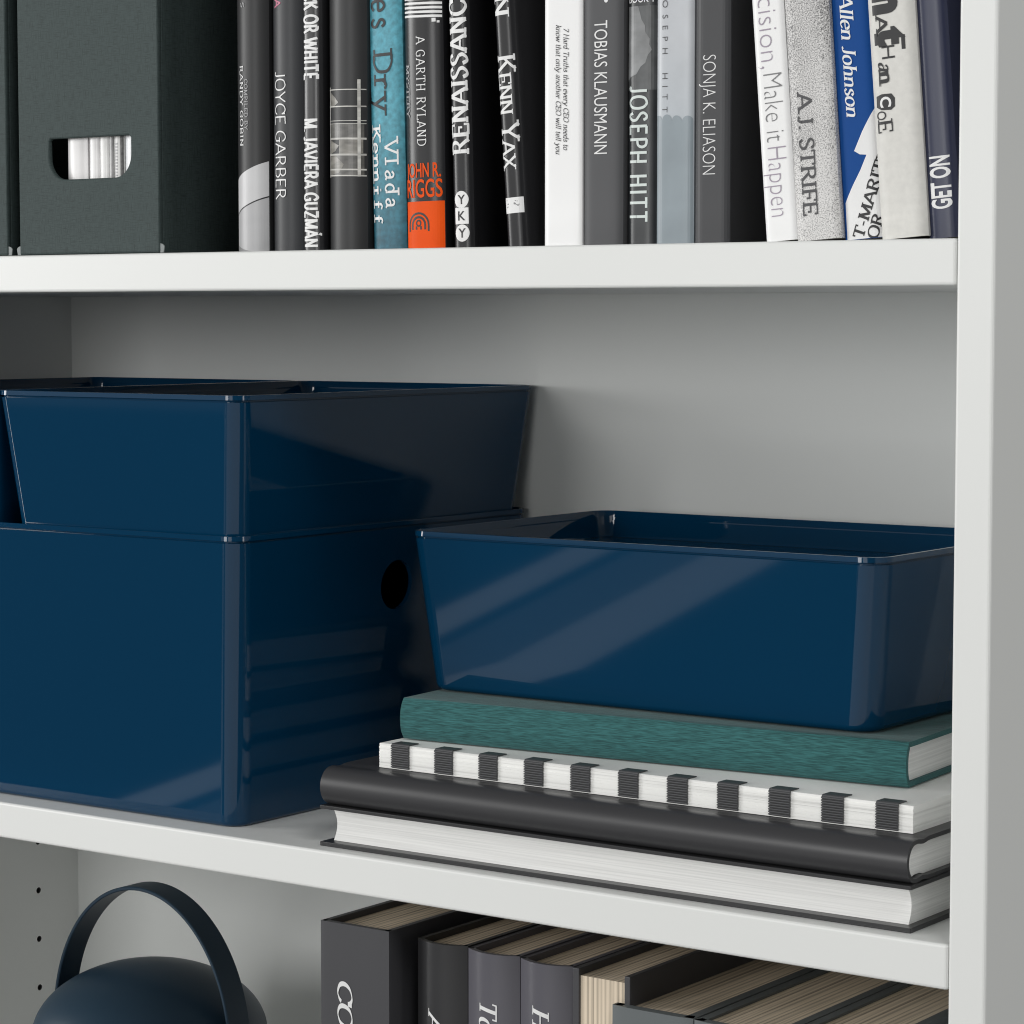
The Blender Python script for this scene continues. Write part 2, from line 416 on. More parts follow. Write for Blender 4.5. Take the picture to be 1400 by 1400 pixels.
g('Z', .66, ('L','10',(.06,.98),(.60,.98)), ('L','00',(.60,.98),(.06,.02)), ('L','01',(.06,.02),(.61,.02)))
g('Á', .74, ('L','10',(.04,0),(.37,1)), ('L','01',(.37,1),(.72,0)), ('L','00',(.16,.34),(.60,.34)), ('L','00',(.36,1.08),(.46,1.24)))
g('X', .72, ('L','11',(.06,0),(.64,1)), ('L','11',(.66,0),(.08,1)))
g('Y', .70, ('L','10',(.05,1),(.35,.46)), ('L','10',(.65,1),(.35,.46)), ('L','01',(.35,.48),(.35,0)))
g('7', .50, ('L','10',(.04,.98),(.48,.98)), ('L','00',(.47,.98),(.18,0)))
g('.', .24, ('L','00',(.10,.0),(.10,.10)))
g(',', .24, ('L','00',(.12,.10),(.08,-.12)))
g('-', .36, ('L','00',(.06,.36),(.30,.36)))
g(' ', .32)
x = .64
g('a', .50, ('C','00',(.09,.50),(.20,.64),(.33,.60),(.37,.46),(.37,.12),(.48,.02)), ('C','00',(.37,.38),(.18,.34),(.07,.18),(.14,.03),(.28,.05),(.37,.18)))
g('c', .48, ('C','00',(.42,.50),(.30,.64),(.13,.55),(.07,.32),(.14,.08),(.28,.01),(.44,.12)))
g('d', .56, ('L','01',(.42,0),(.42,1)), ('C','00',(.42,.48),(.30,.63),(.14,.56),(.07,.32),(.14,.07),(.30,.01),(.42,.16)))
g('e', .50, ('C','00',(.08,.34),(.44,.36),(.40,.56),(.26,.64),(.12,.54),(.07,.32),(.13,.09),(.27,.01),(.44,.12)))
g('f', .36, ('C','00',(.40,.92),(.30,1.0),(.19,.9),(.17,.7),(.17,.3),(.17,0)), ('L','10',(.17,0),(.17,.2)), ('L','00',(.04,.63),(.34,.63)))
g('h', .58, ('L','11',(.12,0),(.12,1)), ('C','00',(.12,.46),(.24,.63),(.40,.60),(.45,.42),(.45,.0)), ('L','10',(.45,0),(.45,.2)))
g('i', .28, ('L','11',(.14,0),(.14,.64)), ('L','00',(.14,.86),(.14,.95)))
g('k', .54, ('L','11',(.12,0),(.12,1)), ('L','01',(.12,.26),(.44,.64)), ('L','01',(.24,.40),(.50,0)))
g('l', .28, ('L','11',(.14,0),(.14,1)))
g('m', .86, ('L','11',(.12,0),(.12,.64)), ('C','00',(.12,.46),(.24,.63),(.38,.60),(.43,.42),(.43,.0)), ('C','00',(.43,.46),(.55,.63),(.69,.60),(.74,.42),(.74,.0)), ('L','10',(.43,0),(.43,.2)), ('L','10',(.74,0),(.74,.2)))
g('n', .58, ('L','11',(.12,0),(.12,.64)), ('C','00',(.12,.46),(.24,.63),(.40,.60),(.45,.42),(.45,.0)), ('L','10',(.45,0),(.45,.2)))
g('o', .54, ('C','00',(.27,.64),(.12,.54),(.07,.32),(.12,.09),(.27,0),(.42,.09),(.47,.32),(.42,.54),(.27,.64)))
g('p', .58, ('L','11',(.12,-.28),(.12,.64)), ('C','00',(.12,.48),(.26,.63),(.42,.56),(.48,.32),(.42,.07),(.26,.01),(.12,.14)))
g('r', .42, ('L','11',(.12,0),(.12,.64)), ('C','00',(.12,.44),(.22,.62),(.34,.64),(.40,.56)))
g('s', .44, ('C','00',(.37,.50),(.26,.64),(.12,.56),(.12,.42),(.24,.33),(.36,.22),(.34,.06),(.20,0),(.07,.12)))
g('t', .36, ('C','00',(.16,.84),(.16,.5),(.16,.14),(.24,.01),(.34,.07)), ('L','00',(.03,.63),(.32,.63)))
g('u', .58, ('C','00',(.12,.62),(.12,.2),(.18,.03),(.32,.04),(.44,.18)), ('L','11',(.45,0),(.45,.64)), ('L','01',(.12,.5),(.12,.64)))
g('v', .52, ('L','10',(.05,.64),(.26,0)), ('L','01',(.26,0),(.47,.64)))
g('w', .76, ('L','10',(.05,.64),(.22,0)), ('L','00',(.22,0),(.38,.62)), ('L','00',(.38,.62),(.55,0)), ('L','01',(.55,0),(.71,.64)))
g('y', .54, ('L','10',(.05,.64),(.28,.02)), ('C','01',(.20,-.24),(.12,-.29),(.05,-.24)), ('L','01',(.19,-.25),(.49,.64)))

def catmull(pts, n=6):
    P = [pts[0]] + list(pts) + [pts[-1]]
    if pts[0] == pts[-1]: P[0] = pts[-2]; P[-1] = pts[1]
    out = []
    for i in range(1, len(P) - 2):
        for k in range(n):
            t = k / n; a, b, c, d = P[i-1], P[i], P[i+1], P[i+2]
            out.append(tuple(0.5 * (2*b[j] + (c[j]-a[j])*t + (2*a[j]-5*b[j]+4*c[j]-d[j])*t*t + (3*b[j]-a[j]-3*c[j]+d[j])*t**3) for j in (0, 1)))
    out.append(tuple(pts[-1])); return out
def stroke_text(s, thick=.13, thin=.05, serif=.10, shear=0.0, mono=None, caps_small=None, track=0.0):
    """polygons of a seriffed pen alphabet, cap height 1; each polygon is (points, layer)"""
    polys = []; x = 0.0; layer = 0
    for i, ch in enumerate(s):
        w, st = GL[ch]
        k = 1.0
        if caps_small and i in caps_small: k = 1.0
        elif caps_small is not None and ch != ' ': k = 0.78
        ox = x + ((mono - w) / 2 if mono else 0)
        for typ, ends, *pts in st:
            line = catmull(pts) if typ == 'C' else [tuple(p) for p in pts]
            if typ == 'L':
                a, b = line; line = [(a[0] + (b[0]-a[0]) * q / 5, a[1] + (b[1]-a[1]) * q / 5) for q in range(6)]
            Ls, Rs = [], []
            for j, p in enumerate(line):
                a = line[max(j-1, 0)]; b = line[min(j+1, len(line)-1)]
                if pts[0] == pts[-1] and j in (0, len(line)-1): a, b = line[-2], line[1]
                dx, dy = b[0]-a[0], b[1]-a[1]; Ln = math.hypot(dx, dy) or 1
                wd = thin + (thick - thin) * abs(math.sin(math.atan2(dy, dx) - math.radians(14))) ** 1.4
                nx, ny = -dy / Ln * wd / 2, dx / Ln * wd / 2
                Ls.append((p[0]+nx, p[1]+ny)); Rs.append((p[0]-nx, p[1]-ny))
            quads = [[Ls[j], Rs[j], Rs[j+1], Ls[j+1]] for j in range(len(line)-1)]
            if serif:
                for e, idx, nb in ((ends[0], 0, 1), (ends[1], -1, -2)):
                    if e != '1': continue
                    p, q = line[idx], line[nb]
                    if abs(p[1]-q[1]) > abs(p[0]-q[0]) * 0.5:
                        up = p[1] > q[1]; y0, y1 = (p[1]-thin, p[1]) if up else (p[1], p[1]+thin)
                        hw = serif + thick / 2
                        quads.append([(p[0]-hw, y0), (p[0]+hw, y0), (p[0]+hw, y1), (p[0]-hw, y1)])
                    else:
                        sg = 1 if p[1] < .5 else -1
                        quads.append([(p[0]-thin/2, p[1]-sg*thin/2), (p[0]+thin/2, p[1]-sg*thin/2), (p[0]+thin/2, p[1]+sg*.2), (p[0]-thin/2, p[1]+sg*.2)])
            for qd in quads:
                layer += 1
                polys.append(([((ox + px * k) + shear * py * k, py * k) for px, py in qd], layer % 40))
        x += (mono or w * k) + track
    return polys, x - track
_font_cache = {}
def font_raw(s, weight):
    key = (s, weight)
    if key in _font_cache: return _font_cache[key]
    cu = bpy.data.curves.new("t", 'FONT'); cu.body = s; cu.size = 1.0; cu.offset = weight; cu.resolution_u = 4
    o = bpy.data.objects.new("t", cu); COL.objects.link(o)
    bpy.context.view_layer.update()
    me = bpy.data.meshes.new_from_object(o.evaluated_get(bpy.context.evaluated_depsgraph_get()))
    r = [[(me.vertices[i].co.x, me.vertices[i].co.y) for i in p.vertices] for p in me.polygons]
    bpy.data.objects.remove(o); bpy.data.curves.remove(cu); bpy.data.meshes.remove(me)
    _font_cache[key] = r
    return r
def font_text(s, weight=0.0, shear=0.0):
    h = max(p[1] for f in font_raw('H', 0.0) for p in f)
    polys = [([(px / h + shear * py / h, py / h) for px, py in f], 0) for f in font_raw(s, weight)]
    x0 = min(p[0] for f, _ in polys for p in f); x1 = max(p[0] for f, _ in polys for p in f)
    return [([(px - x0, py) for px, py in f], l) for f, l in polys], x1 - x0

class Spine:
    """spine surface of an upright book in the book's own axes (s across, z up)"""
    def __init__(self, w, bulge, power): self.w, self.b, self.p, self.cover = w, bulge, power, None
    def y(self, s): return self.b * min(1, abs(2 * s / self.w - 1)) ** self.p
    def decal(self, name, polys, m, parent, eps=0.012):
        bm = bmesh.new()
        for pts, layer in polys:
            vs = [bm.verts.new((a, layer * 0.0004, b)) for a, b in pts]
            try: bm.faces.new(vs)
            except ValueError: pass
        for xx, nrm in ((0.03, (-1, 0, 0)), (self.w - 0.03, (1, 0, 0))):
            bmesh.ops.bisect_plane(bm, geom=bm.verts[:] + bm.edges[:] + bm.faces[:], plane_co=(xx, 0, 0), plane_no=nrm, clear_outer=True)
        bmesh.ops.bisect_plane(bm, geom=bm.verts[:] + bm.edges[:] + bm.faces[:], plane_co=(0, 0, 0.02), plane_no=(0, 0, -1), clear_outer=True)
        n = max(6, int(self.w / 0.12))
        for k in range(1, n):
            bmesh.ops.bisect_plane(bm, geom=bm.verts[:] + bm.edges[:] + bm.faces[:], plane_co=(self.w * k / n, 0, 0), plane_no=(1, 0, 0))
        for v in bm.verts: v.co.y = self.y(v.co.x) - eps - v.co.y
        if not bm.faces: bm.free(); return None
        for f in bm.faces:
            f.normal_update()
            if f.normal.y > 0: f.normal_flip()
        return link(name, bm, m, self.cover or parent, recalc=False)
    def write(self, parent, tp, m, s0, s1, z0, z1, mode='down', name="lettering", eps=0.02):
        """tp=(polys,width); glyph height s0..s1, run z0..z1 (for mode 'h': height z0..z1, run s0..s1)"""
        polys, wd = tp; out = []
        for pts, l in polys:
            if mode == 'down': q = [(s0 + v * (s1 - s0), z0 + (z1 - z0) * u / wd) for u, v in pts]
            elif mode == 'up': q = [(s1 - v * (s1 - s0), z0 + (z1 - z0) * u / wd) for u, v in pts]
            elif mode == 'h': q = [(s0 + (s1 - s0) * u / wd, z0 + v * (z1 - z0)) for u, v in pts]
            out.append((q, l))
        return self.decal(name, out, m, parent, eps)
def poly(*pts): return (list(pts), 0)
def rect(a, b, c, d): return ([(a, c), (b, c), (b, d), (a, d)], 0)
def disc(cx, cz, r, n=28): return ([(cx + r * math.cos(2*math.pi*i/n), cz + r * math.sin(2*math.pi*i/n)) for i in range(n)], 0)

# ------------------------------------------------------------------ upright books
def upright(label, x0, w, y, lean, H, depth, m, bulge=0.22, power=4.0, thick=0.2, z=ZU, pages=None, group="books standing on the upper shelf", name="book"):
    t = thing(name, label, "book", (x0, y, z), (0, -lean, 0), group)
    sp = Spine(w, bulge, power)
    n = 36
    front = [(w * 0.5 * (1 - math.cos(math.pi * i / n)), 0) for i in range(n + 1)]
    front = [(s, sp.y(s)) for s, _ in front]
    outer = [(0, depth), (0, depth * 0.5), (0, bulge + 0.3)] + front + [(w, bulge + 0.3), (w, depth * 0.5), (w, depth)]
    inner = offset_line(outer, thick)
    sp.cover = link("cover", strip_prism(outer, inner, 0, H, 'z'), m, t, smooth=True)
    ins = thick + 0.015
    pg = [(ins, depth - 0.3)] + [(ins, bulge + thick + 0.3), (w * 0.3, thick + 0.25), (w * 0.7, thick + 0.25), (w - ins, bulge + thick + 0.3)] + [(w - ins, depth - 0.3)]
    inset = 0.3 if thick > 0.12 else 0.01
    link("page_block", prism(pg, inset, H - inset, 'z'), pages or page_up, t)
    return t, sp

def cover(name, col, rough=0.3, coat=0.0, var=None, bump=((60, 60, 60), 0.03, 0.04), spec=0.5):
    return mat(name, col, rough, coat=coat, var=var, bump=bump, spec=spec)
grey_dk = cover("dark_grey_cover", (0.026, 0.0265, 0.028), 0.42, spec=0.3)
grey_mid = cover("grey_cover", (0.036, 0.038, 0.042), 0.42, spec=0.3)
black_c = cover("black_cover", (0.020, 0.020, 0.022), 0.30)
black_g = cover("black_gloss_cover", (0.016, 0.016, 0.018), 0.3, spec=0.35)
silver = mat("silver_print", (0.42, 0.42, 0.43), 0.4, var=((8, 8, 25), 0.18))
silver2 = mat("light_silver_print", (0.56, 0.56, 0.57), 0.4, var=((8, 8, 25), 0.1))
pink = mat("pink_ink", (0.55, 0.16, 0.26), 0.5)
orange = mat("orange_print", (0.82, 0.090, 0.006), 0.5, spec=0.12)
grey_ink = mat("light_grey_ink", (0.42, 0.42, 0.43), 0.5)
mid_ink = mat("mid_grey_ink", (0.20, 0.20, 0.205), 0.5)
dark_ink = mat("dark_grey_ink", (0.06, 0.06, 0.065), 0.5)
lilac_ink = mat("grey_lilac_ink", (0.36, 0.31, 0.38), 0.5)

# 1 randy gobin
t, sp = upright("black book with a silver curved band near its base, first book beside the dark file", -39.59, 2.04, 0.8, 0, 23, 15.5, grey_dk, 0.38, 2.4)
sp.write(t, stroke_text("RANDY GOBIN", .11, .085, .04, track=.08), white_ink, 0.38, 0.66, 9.09, 5.16)
sp.write(t, stroke_text("COMPILED BY", .11, .09, .03, track=.1), grey_ink, 0.76, 0.97, 8.42, 5.95)
sp.write(t, stroke_text("S", .11, .06, .06), grey_ink, 0.50, 0.76, 12.15, 11.88)
up_ = [(2.04 * q / 20, 3.48 + 0.92 * (q / 20) ** 0.72) for q in range(21)]
lo_ = [(2.04 * q / 20, 1.80 + 0.92 * (q / 20) ** 0.72) for q in range(21)]
sp.decal("printed_band", [poly(*(up_ + lo_[::-1]))], silver2, t)
sp.decal("printed_base", [poly(*([(a, b - 0.07) for a, b in lo_] + [(2.04, 0.0), (0.0, 0.0)]))], silver, t)
sp.decal("printed_base", [poly(*([(0.02 + 2.0 * q / 20, 0.62 - 0.62 * math.sin(math.pi * (0.12 + 0.5 * q / 20)) ** 0.8) for q in range(21)] + [(2.04, 0.0), (0.0, 0.0)]))], mid_ink, t, 0.018)
# 2 joyce garber
t, sp = upright("grey book lettered in thin white capitals, between the silver banded book and a black book", -37.44, 1.96, 1.0, 0, 23, 15.5, grey_mid, 0.36, 2.4)
sp.write(t, stroke_text("JOYCE GARBER", .085, .075, 0), white_ink, 0.33, 1.07, 8.7, 2.51)
sp.write(t, font_text("A", 0.01), pink, 0.30, 0.78, 12.2, 11.75)
# 3 black or white
t, sp = upright("narrow black book with bold white condensed capitals down its spine", -35.56, 1.2, 1.2, 0, 22.5, 15.5, black_c, 0.2, 4)
sp.write(t, stroke_text("BLACK OR WHITE", .21, .17, 0, track=.05), white_ink, 0.20, 1.03, 13.6, 8.2)
sp.write(t, stroke_text("M. JAVIERA GUZMÁN", .21, .17, 0, track=.04), white_ink, 0.17, 1.00, 6.37, 0.17)
# 4 photo spine
t, sp = upright("black book with a pale photographed grid across its spine", -34.1, 2.32, 1.2, 0, 23, 15.5, grey_dk, 0.42, 2.4)
photo1 = mat("photo_print_pale", (0.20, 0.19, 0.17), 0.35, var=((120, 10, 400), 0.4))
photo2 = mat("photo_print_grey", (0.10, 0.097, 0.09), 0.35, var=((120, 10, 400), 0.35))
line_m = mat("photo_print_lines", (0.52, 0.51, 0.48), 0.4, var=((90, 10, 300), 0.3))
sp.decal("printed_photo", [rect(0.12, 2.2, 5.28, 6.02), rect(0.12, 2.2, 3.55, 4.52)], photo2, t, 0.010)
sp.decal("printed_photo", [poly((0.16, 7.6), (0.62, 7.3), (0.86, 7.05), (0.5, 6.85), (0.16, 6.9)), poly((0.16, 5.3), (0.9, 5.0), (0.62, 4.75), (0.16, 4.6)), poly((0.9, 5.26), (2.16, 5.26), (2.16, 4.6), (0.9, 4.56)), poly((0.2, 3.6), (0.9, 3.7), (1.2, 4.1), (0.7, 4.5), (0.2, 4.5))], photo1, t, 0.016)
ln = []
for z0, hh in ((7.64, .05), (6.84, .06), (6.16, .03), (6.02, .03), (5.31, .09), (4.55, .09), (3.84, .07), (3.55, .06)):
    ln.append(([(0.08, z0 + .04 - hh/2), (2.3, z0 - .02 - hh/2), (2.3, z0 - .02 + hh/2), (0.08, z0 + .04 + hh/2)], 0))
sp.decal("printed_lines", ln, line_m, t, 0.022)
sp.decal("printed_lines", [rect(.13, .20, 3.5, 7.8), rect(1.93, 2.07, 3.5, 8.1)], line_m, t, 0.028)
# 5 teal dry
def grad(name, c0, c1, z0, z1, mott, rough=0.4, wob=0.0):
    m = bpy.data.materials.new(name); m.use_nodes = True; n = m.node_tree.nodes; l = m.node_tree.links
    p = n["Principled BSDF"]; p.inputs["Roughness"].default_value = rough
    tc = n.new("ShaderNodeTexCoord"); sx = n.new("ShaderNodeSeparateXYZ"); l.new(tc.outputs["Object"], sx.inputs[0])
    mr = n.new("ShaderNodeMapRange"); mr.inputs[1].default_value = z0 * S; mr.inputs[2].default_value = z1 * S
    l.new(sx.outputs[2], mr.inputs[0])
    mx = n.new("ShaderNodeMix"); mx.data_type = 'RGBA'
    mx.inputs[6].default_value = (*c0, 1); mx.inputs[7].default_value = (*c1, 1); l.new(mr.outputs[0], mx.inputs[0])
    t = n.new("ShaderNodeTexNoise"); t.inputs["Scale"].default_value = mott[0]; t.inputs["Detail"].default_value = 6; l.new(tc.outputs["Object"], t.inputs["Vector"])
    r = n.new("ShaderNodeMapRange"); r.inputs[1].default_value = 0.3; r.inputs[2].default_value = 0.7; r.inputs[3].default_value = 1 - mott[1]; r.inputs[4].default_value = 1 + mott[1]
    l.new(t.outputs[0], r.inputs[0])
    mu = n.new("ShaderNodeMix"); mu.data_type = 'RGBA'; mu.blend_type = 'MULTIPLY'; mu.inputs[0].default_value = 1
    l.new(mx.outputs[2], mu.inputs[6]); l.new(r.outputs[0], mu.inputs[7]); l.new(mu.outputs[2], p.inputs["Base Color"])
    return m
teal_c = grad("teal_marbled_cover", (0.018, 0.115, 0.165), (0.075, 0.33, 0.42), 0.5, 6.5, (350, 0.30), 0.55)
t, sp = upright("teal book lettered in dark typewriter letters, leaning left", -31.6, 2.0, 1.7, 0.027, 22, 15, teal_c, 0.2, 4, 0.06)
sp.write(t, stroke_text("es", .11, .11, .13, mono=.66), ink, 0.30, 1.55, 11.95, 10.30)
sp.write(t, stroke_text("Dry", .10, .09, .13, mono=.66), ink, 0.36, 1.50, 9.35, 6.42)
sp.write(t, stroke_text("Kenniff", .12, .12, .13, mono=.66), white_ink, 0.12, 0.70, 5.85, 1.14)
sp.write(t, stroke_text("Vlada", .11, .11, .13, mono=.66), white_ink, 0.93, 1.72, 5.15, 1.86)
# 6 mystery
t, sp = upright("glossy black book with an orange base panel and orange author name", -29.52, 2.26, 1.6, 0.0154, 22, 15, black_g, 0.25, 3.5, 0.08)
sp.decal("orange_panel", [rect(0, 2.26, 0, 2.22)], orange, t, 0.012)
sp.write(t, stroke_text("A GARTH RYLAND", .10, .07, .06, track=.14), white_ink, 0.84, 1.36, 9.92, 4.82)
sp.write(t, stroke_text("MYSTERY", .12, .07, .07), grey_ink, 0.12, 0.37, 8.66, 6.19)
sp.write(t, font_text("JOHN R.", 0.015), orange, 0.06, 2.1, 3.36, 4.0, 'h')
sp.write(t, font_text("RIGGS", 0.012), orange, 0.06, 2.16, 2.42, 3.24, 'h')
arch = []
for a_o, b_o, a_i, b_i, zleg in ((0.64, 0.60, 0.54, 0.50, 0.30), (0.44, 0.42, 0.33, 0.31, 0.22)):
    for k in range(12):
        a0, a1 = math.pi * k / 12, math.pi * (k + 1) / 12
        arch.append(([(0.84 + a_ * math.cos(q), 1.12 + b_ * math.sin(q)) for a_, b_, q in ((a_o, b_o, a0), (a_o, b_o, a1), (a_i, b_i, a1), (a_i, b_i, a0))], 0))
    arch += [rect(0.84 - a_o, 0.84 - a_i, 1.12 - zleg, 1.12), rect(0.84 + a_i, 0.84 + a_o, 1.12 - zleg, 1.12)]
for k in range(14):
    a0, a1 = 2 * math.pi * k / 14, 2 * math.pi * (k + 1) / 14
    arch.append(([(0.84 + r * math.cos(q), 1.2 + r * math.sin(q)) for r, q in ((.17, a0), (.17, a1), (.09, a1), (.09, a0))], 0))
arch += [rect(0.66, 0.75, 0.9, 1.06), rect(0.93, 1.02, 0.9, 1.06)]
sp.decal("publisher_mark", arch, ink, t, 0.02)
sp.decal("white_stripes", [([(0.0, z), (2.26, z - 0.12), (2.26, z + 0.0), (0.0, z + .10)], 0) for z in (10.86, 11.06, 11.26, 11.46, 11.66)] + [rect(1.75, 1.95, 10.55, 10.72), rect(2.0, 2.12, 10.5, 10.6)], white_ink, t)
# 7 renaissance
t, sp = upright("black book with white serif capitals reading upward and three white marks at its base", -26.86, 1.16, 1.8, 0.0277, 23, 15, black_g, 0.2, 4, 0.08)
sp.write(t, stroke_text("RENAISSANCE", .17, .095, .045, track=.04), white_ink, 0.10, 1.05, 4.34, 12.2, 'up')
sp.decal("publisher_mark", [disc(0.58, 2.26, .40), rect(0.2, 0.96, 1.12, 1.88), disc(0.59, 0.70, .40)], white_ink, t, 0.014)
for zc, ch in ((2.26, 'Y'), (1.5, 'K'), (0.70, 'Y')):
    sp.write(t, font_text(ch, 0.01), ink, 0.38, 0.80, zc - .21, zc + .21, 'h', eps=0.026, name="mark_letter")
# 8 kenn yax
t, sp = upright("glossy black book leaning left with a small white label near its base", -23.7, 1.1, 1.7, 0.0695, 21.5, 15, black_g, 0.2, 4, 0.08)
sp.write(t, stroke_text("KENN YAX", .14, .075, .06, caps_small=(0, 5)), white_ink, 0.08, 1.04, 8.82, 3.57)
sp.write(t, stroke_text("N", .15, .06, .09), white_ink, 0.08, 0.90, 11.55, 10.55)
sp.decal("white_label", [rect(0.05, 1.06, 1.54, 2.26)], white_ink, t, 0.014)
marks = []
for k in range(15):
    a = 0.12 + 0.8 * random.random(); c_ = 1.78 + 0.4 * random.random(); marks.append(rect(a, a + random.uniform(.03, .1), c_, c_ + .03))
sp.decal("label_print", marks, mid_ink, t, 0.02)
# 9 white 7 hard truths
white_c = cover("white_cover", (0.88, 0.88, 0.88), 0.4)
t, sp = upright("plain white book with two lines of small black italics on its spine", -21.79, 2.07, 2.0, 0, 22, 14.5, white_c, 0.1, 8, 0.05)
sp.write(t, stroke_text("7 Hard Truths that every CEO needs to", .11, .06, .03, shear=.22), ink, 1.10, 1.38, 9.87, 4.38)
sp.write(t, stroke_text("know that only another CEO will tell you", .11, .06, .03, shear=.22), ink, 0.68, 0.96, 10.04, 4.20)
# 10 tobias klausmann
t, sp = upright("matt grey book with white condensed capitals, right of the plain white book", -19.67, 2.11, 2.0, 0, 22.5, 14.5, cover("matt_grey_cover", (0.085, 0.086, 0.091), 0.5, spec=0.3), 0.18, 5, 0.2)
sp.write(t, font_text("TOBIAS KLAUSMANN", -0.004), white_ink, 0.66, 1.36, 10.07, 4.13)
sp.decal("lettering", [disc(1.28, 10.95, .10)], white_ink, t)
# 11 joseph hitt dark
t, sp = upright("dark book with a grey picture above widely spaced pale capitals", -17.5, 1.55, 2.3, 0, 22, 14, cover("blue_black_cover", (0.026, 0.029, 0.032), 0.36, var=((60, 60, 60), 0.3)), 0.2, 4, 0.08)
rock = mat("grey_photo_print", (0.085, 0.09, 0.093), 0.4, var=((90, 90, 90), 0.45))
rock2 = mat("light_photo_print", (0.20, 0.205, 0.21), 0.4, var=((70, 70, 110), 0.35))
sp.decal("printed_photo", [rect(0, 1.56, 6.9, 10.62)], rock, t, 0.012)
sp.decal("printed_photo", [poly((0.02, 7.29), (0.22, 7.5), (0.55, 7.62), (0.78, 7.95), (1.02, 8.1), (1.15, 8.45), (1.34, 8.66), (1.22, 8.9), (1.24, 9.15), (1.02, 9.45), (1.0, 9.75), (0.82, 10.0), (0.74, 10.3), (0.63, 10.62), (0.06, 10.62))], rock2, t, 0.018)
sp.write(t, font_text("BOOK 1", 0.012), white_ink, 0.10, 1.40, 10.78, 11.1, 'h')
pale = mat("pale_green_white_ink", (0.66, 0.72, 0.70), 0.45)
sp.write(t, stroke_text("JOSEPH HITT", .15, .13, 0, track=.10), pale, 0.20, 1.12, 7.10, 1.02)
# 12 joseph hitt pale
t, sp = upright("pale blue grey book with tiny spaced capitals and a scalloped darker lower half", -15.74, 1.92, 2.0, 0, 22, 14.5, grad("pale_blue_grey_cover", (0.36, 0.42, 0.46), (0.50, 0.52, 0.55), 0, 9, (60, 0.06)), 0.14, 6, 0.05)
tp, wd = [], 0.0
for ch in "JOSEPH HITT":
    if ch == ' ': wd += 1.7; continue
    q, w_ = font_text(ch, -0.01)
    tp += [([(a + wd, b) for a, b in f], l) for f, l in q]; wd += w_ + 1.0
sp.write(t, (tp, wd - 1.0), dark_ink, 0.34, 0.62, 11.15, 5.83)
low = [(0, 0.0), (1.94, 0.0)]
for k in range(80):
    s_ = 1.94 * (1 - k / 79); q_ = (s_ / 0.52 + 0.35) % 1.0; low.append((s_, 5.42 + 0.27 * math.sqrt(max(0.0, 1 - (2 * q_ - 1) ** 2)) + 0.05 * math.sin(3.1 * s_)))
sp.decal("printed_base", [(low, 0)], mat("grey_blue_print", (0.25, 0.295, 0.325), 0.4, var=((40, 40, 40), 0.10)), t, 0.012)
# 13 sonja
t, sp = upright("dark grey book with thin white capitals beside the black gap between the books", -13.79, 1.84, 2.0, 0, 24.5, 14.5, black_c, 0.2, 5, 0.2)  # boards coloured black to paint in the shade of the gap beside them
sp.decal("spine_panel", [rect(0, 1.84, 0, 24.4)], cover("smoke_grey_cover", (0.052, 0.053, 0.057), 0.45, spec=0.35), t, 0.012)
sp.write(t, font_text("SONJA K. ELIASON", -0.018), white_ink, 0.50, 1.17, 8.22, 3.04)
# 14 make it happen
t, sp = upright("white book with thin grey and lilac lettering, leaning on the right side of the gap", -9.73, 1.54, 1.4, 0.0779, 23.5, 15, white_c, 0.12, 6, 0.06)
sp.write(t, font_text("Precision,", -0.022), lilac_ink, 0.30, 1.24, 12.1, 7.40)
sp.write(t, font_text("Make it ", -0.022), mid_ink, 0.36, 1.30, 7.15, 4.24)
sp.write(t, font_text("Happen", -0.022), lilac_ink, 0.36, 1.30, 4.02, 1.06)
# 15 strife
speck = bpy.data.materials.new("speckled_grey_cover"); speck.use_nodes = True
n_ = speck.node_tree.nodes; l_ = speck.node_tree.links; p_ = n_["Principled BSDF"]; p_.inputs["Roughness"].default_value = 0.5
tc_ = n_.new("ShaderNodeTexCoord"); ns = n_.new("ShaderNodeTexNoise"); ns.inputs["Scale"].default_value = 1900; ns.inputs["Detail"].default_value = 4
ns2 = n_.new("ShaderNodeTexNoise"); ns2.inputs["Scale"].default_value = 35
l_.new(tc_.outputs["Object"], ns.inputs["Vector"]); l_.new(tc_.outputs["Object"], ns2.inputs["Vector"])
sx_ = n_.new("ShaderNodeSeparateXYZ"); l_.new(tc_.outputs["Object"], sx_.inputs[0])
mrz = n_.new("ShaderNodeMapRange"); mrz.inputs[1].default_value = 0.0; mrz.inputs[2].default_value = 0.13; mrz.inputs[3].default_value = 0.10; mrz.inputs[4].default_value = -0.035
l_.new(sx_.outputs[2], mrz.inputs[0])
ad = n_.new("ShaderNodeMath"); ad.operation = 'ADD'; l_.new(ns.outputs[0], ad.inputs[0]); l_.new(mrz.outputs[0], ad.inputs[1])
ad2 = n_.new("ShaderNodeMath"); ad2.operation = 'MULTIPLY_ADD'; ad2.inputs[1].default_value = 0.25; l_.new(ns2.outputs[0], ad2.inputs[0]); l_.new(ad.outputs[0], ad2.inputs[2])
rr = n_.new("ShaderNodeValToRGB"); rr.color_ramp.elements[0].position = 0.47; rr.color_ramp.elements[1].position = 0.74
rr.color_ramp.elements[0].color = (0.06, 0.06, 0.065, 1); rr.color_ramp.elements[1].color = (0.72, 0.71, 0.70, 1)
l_.new(ad2.outputs[0], rr.inputs[0]); l_.new(rr.outputs[0], p_.inputs["Base Color"])
t, sp = upright("grey speckled book with dark serif capitals, left of the bright blue book", -8.16, 2.1, 1.3, 0.072, 23, 15, speck, 0.16, 5, 0.06)
sp.write(t, stroke_text("A.J. STRIFE", .13, .08, .06), dark_ink, 0.42, 1.12, 6.25, 1.06)
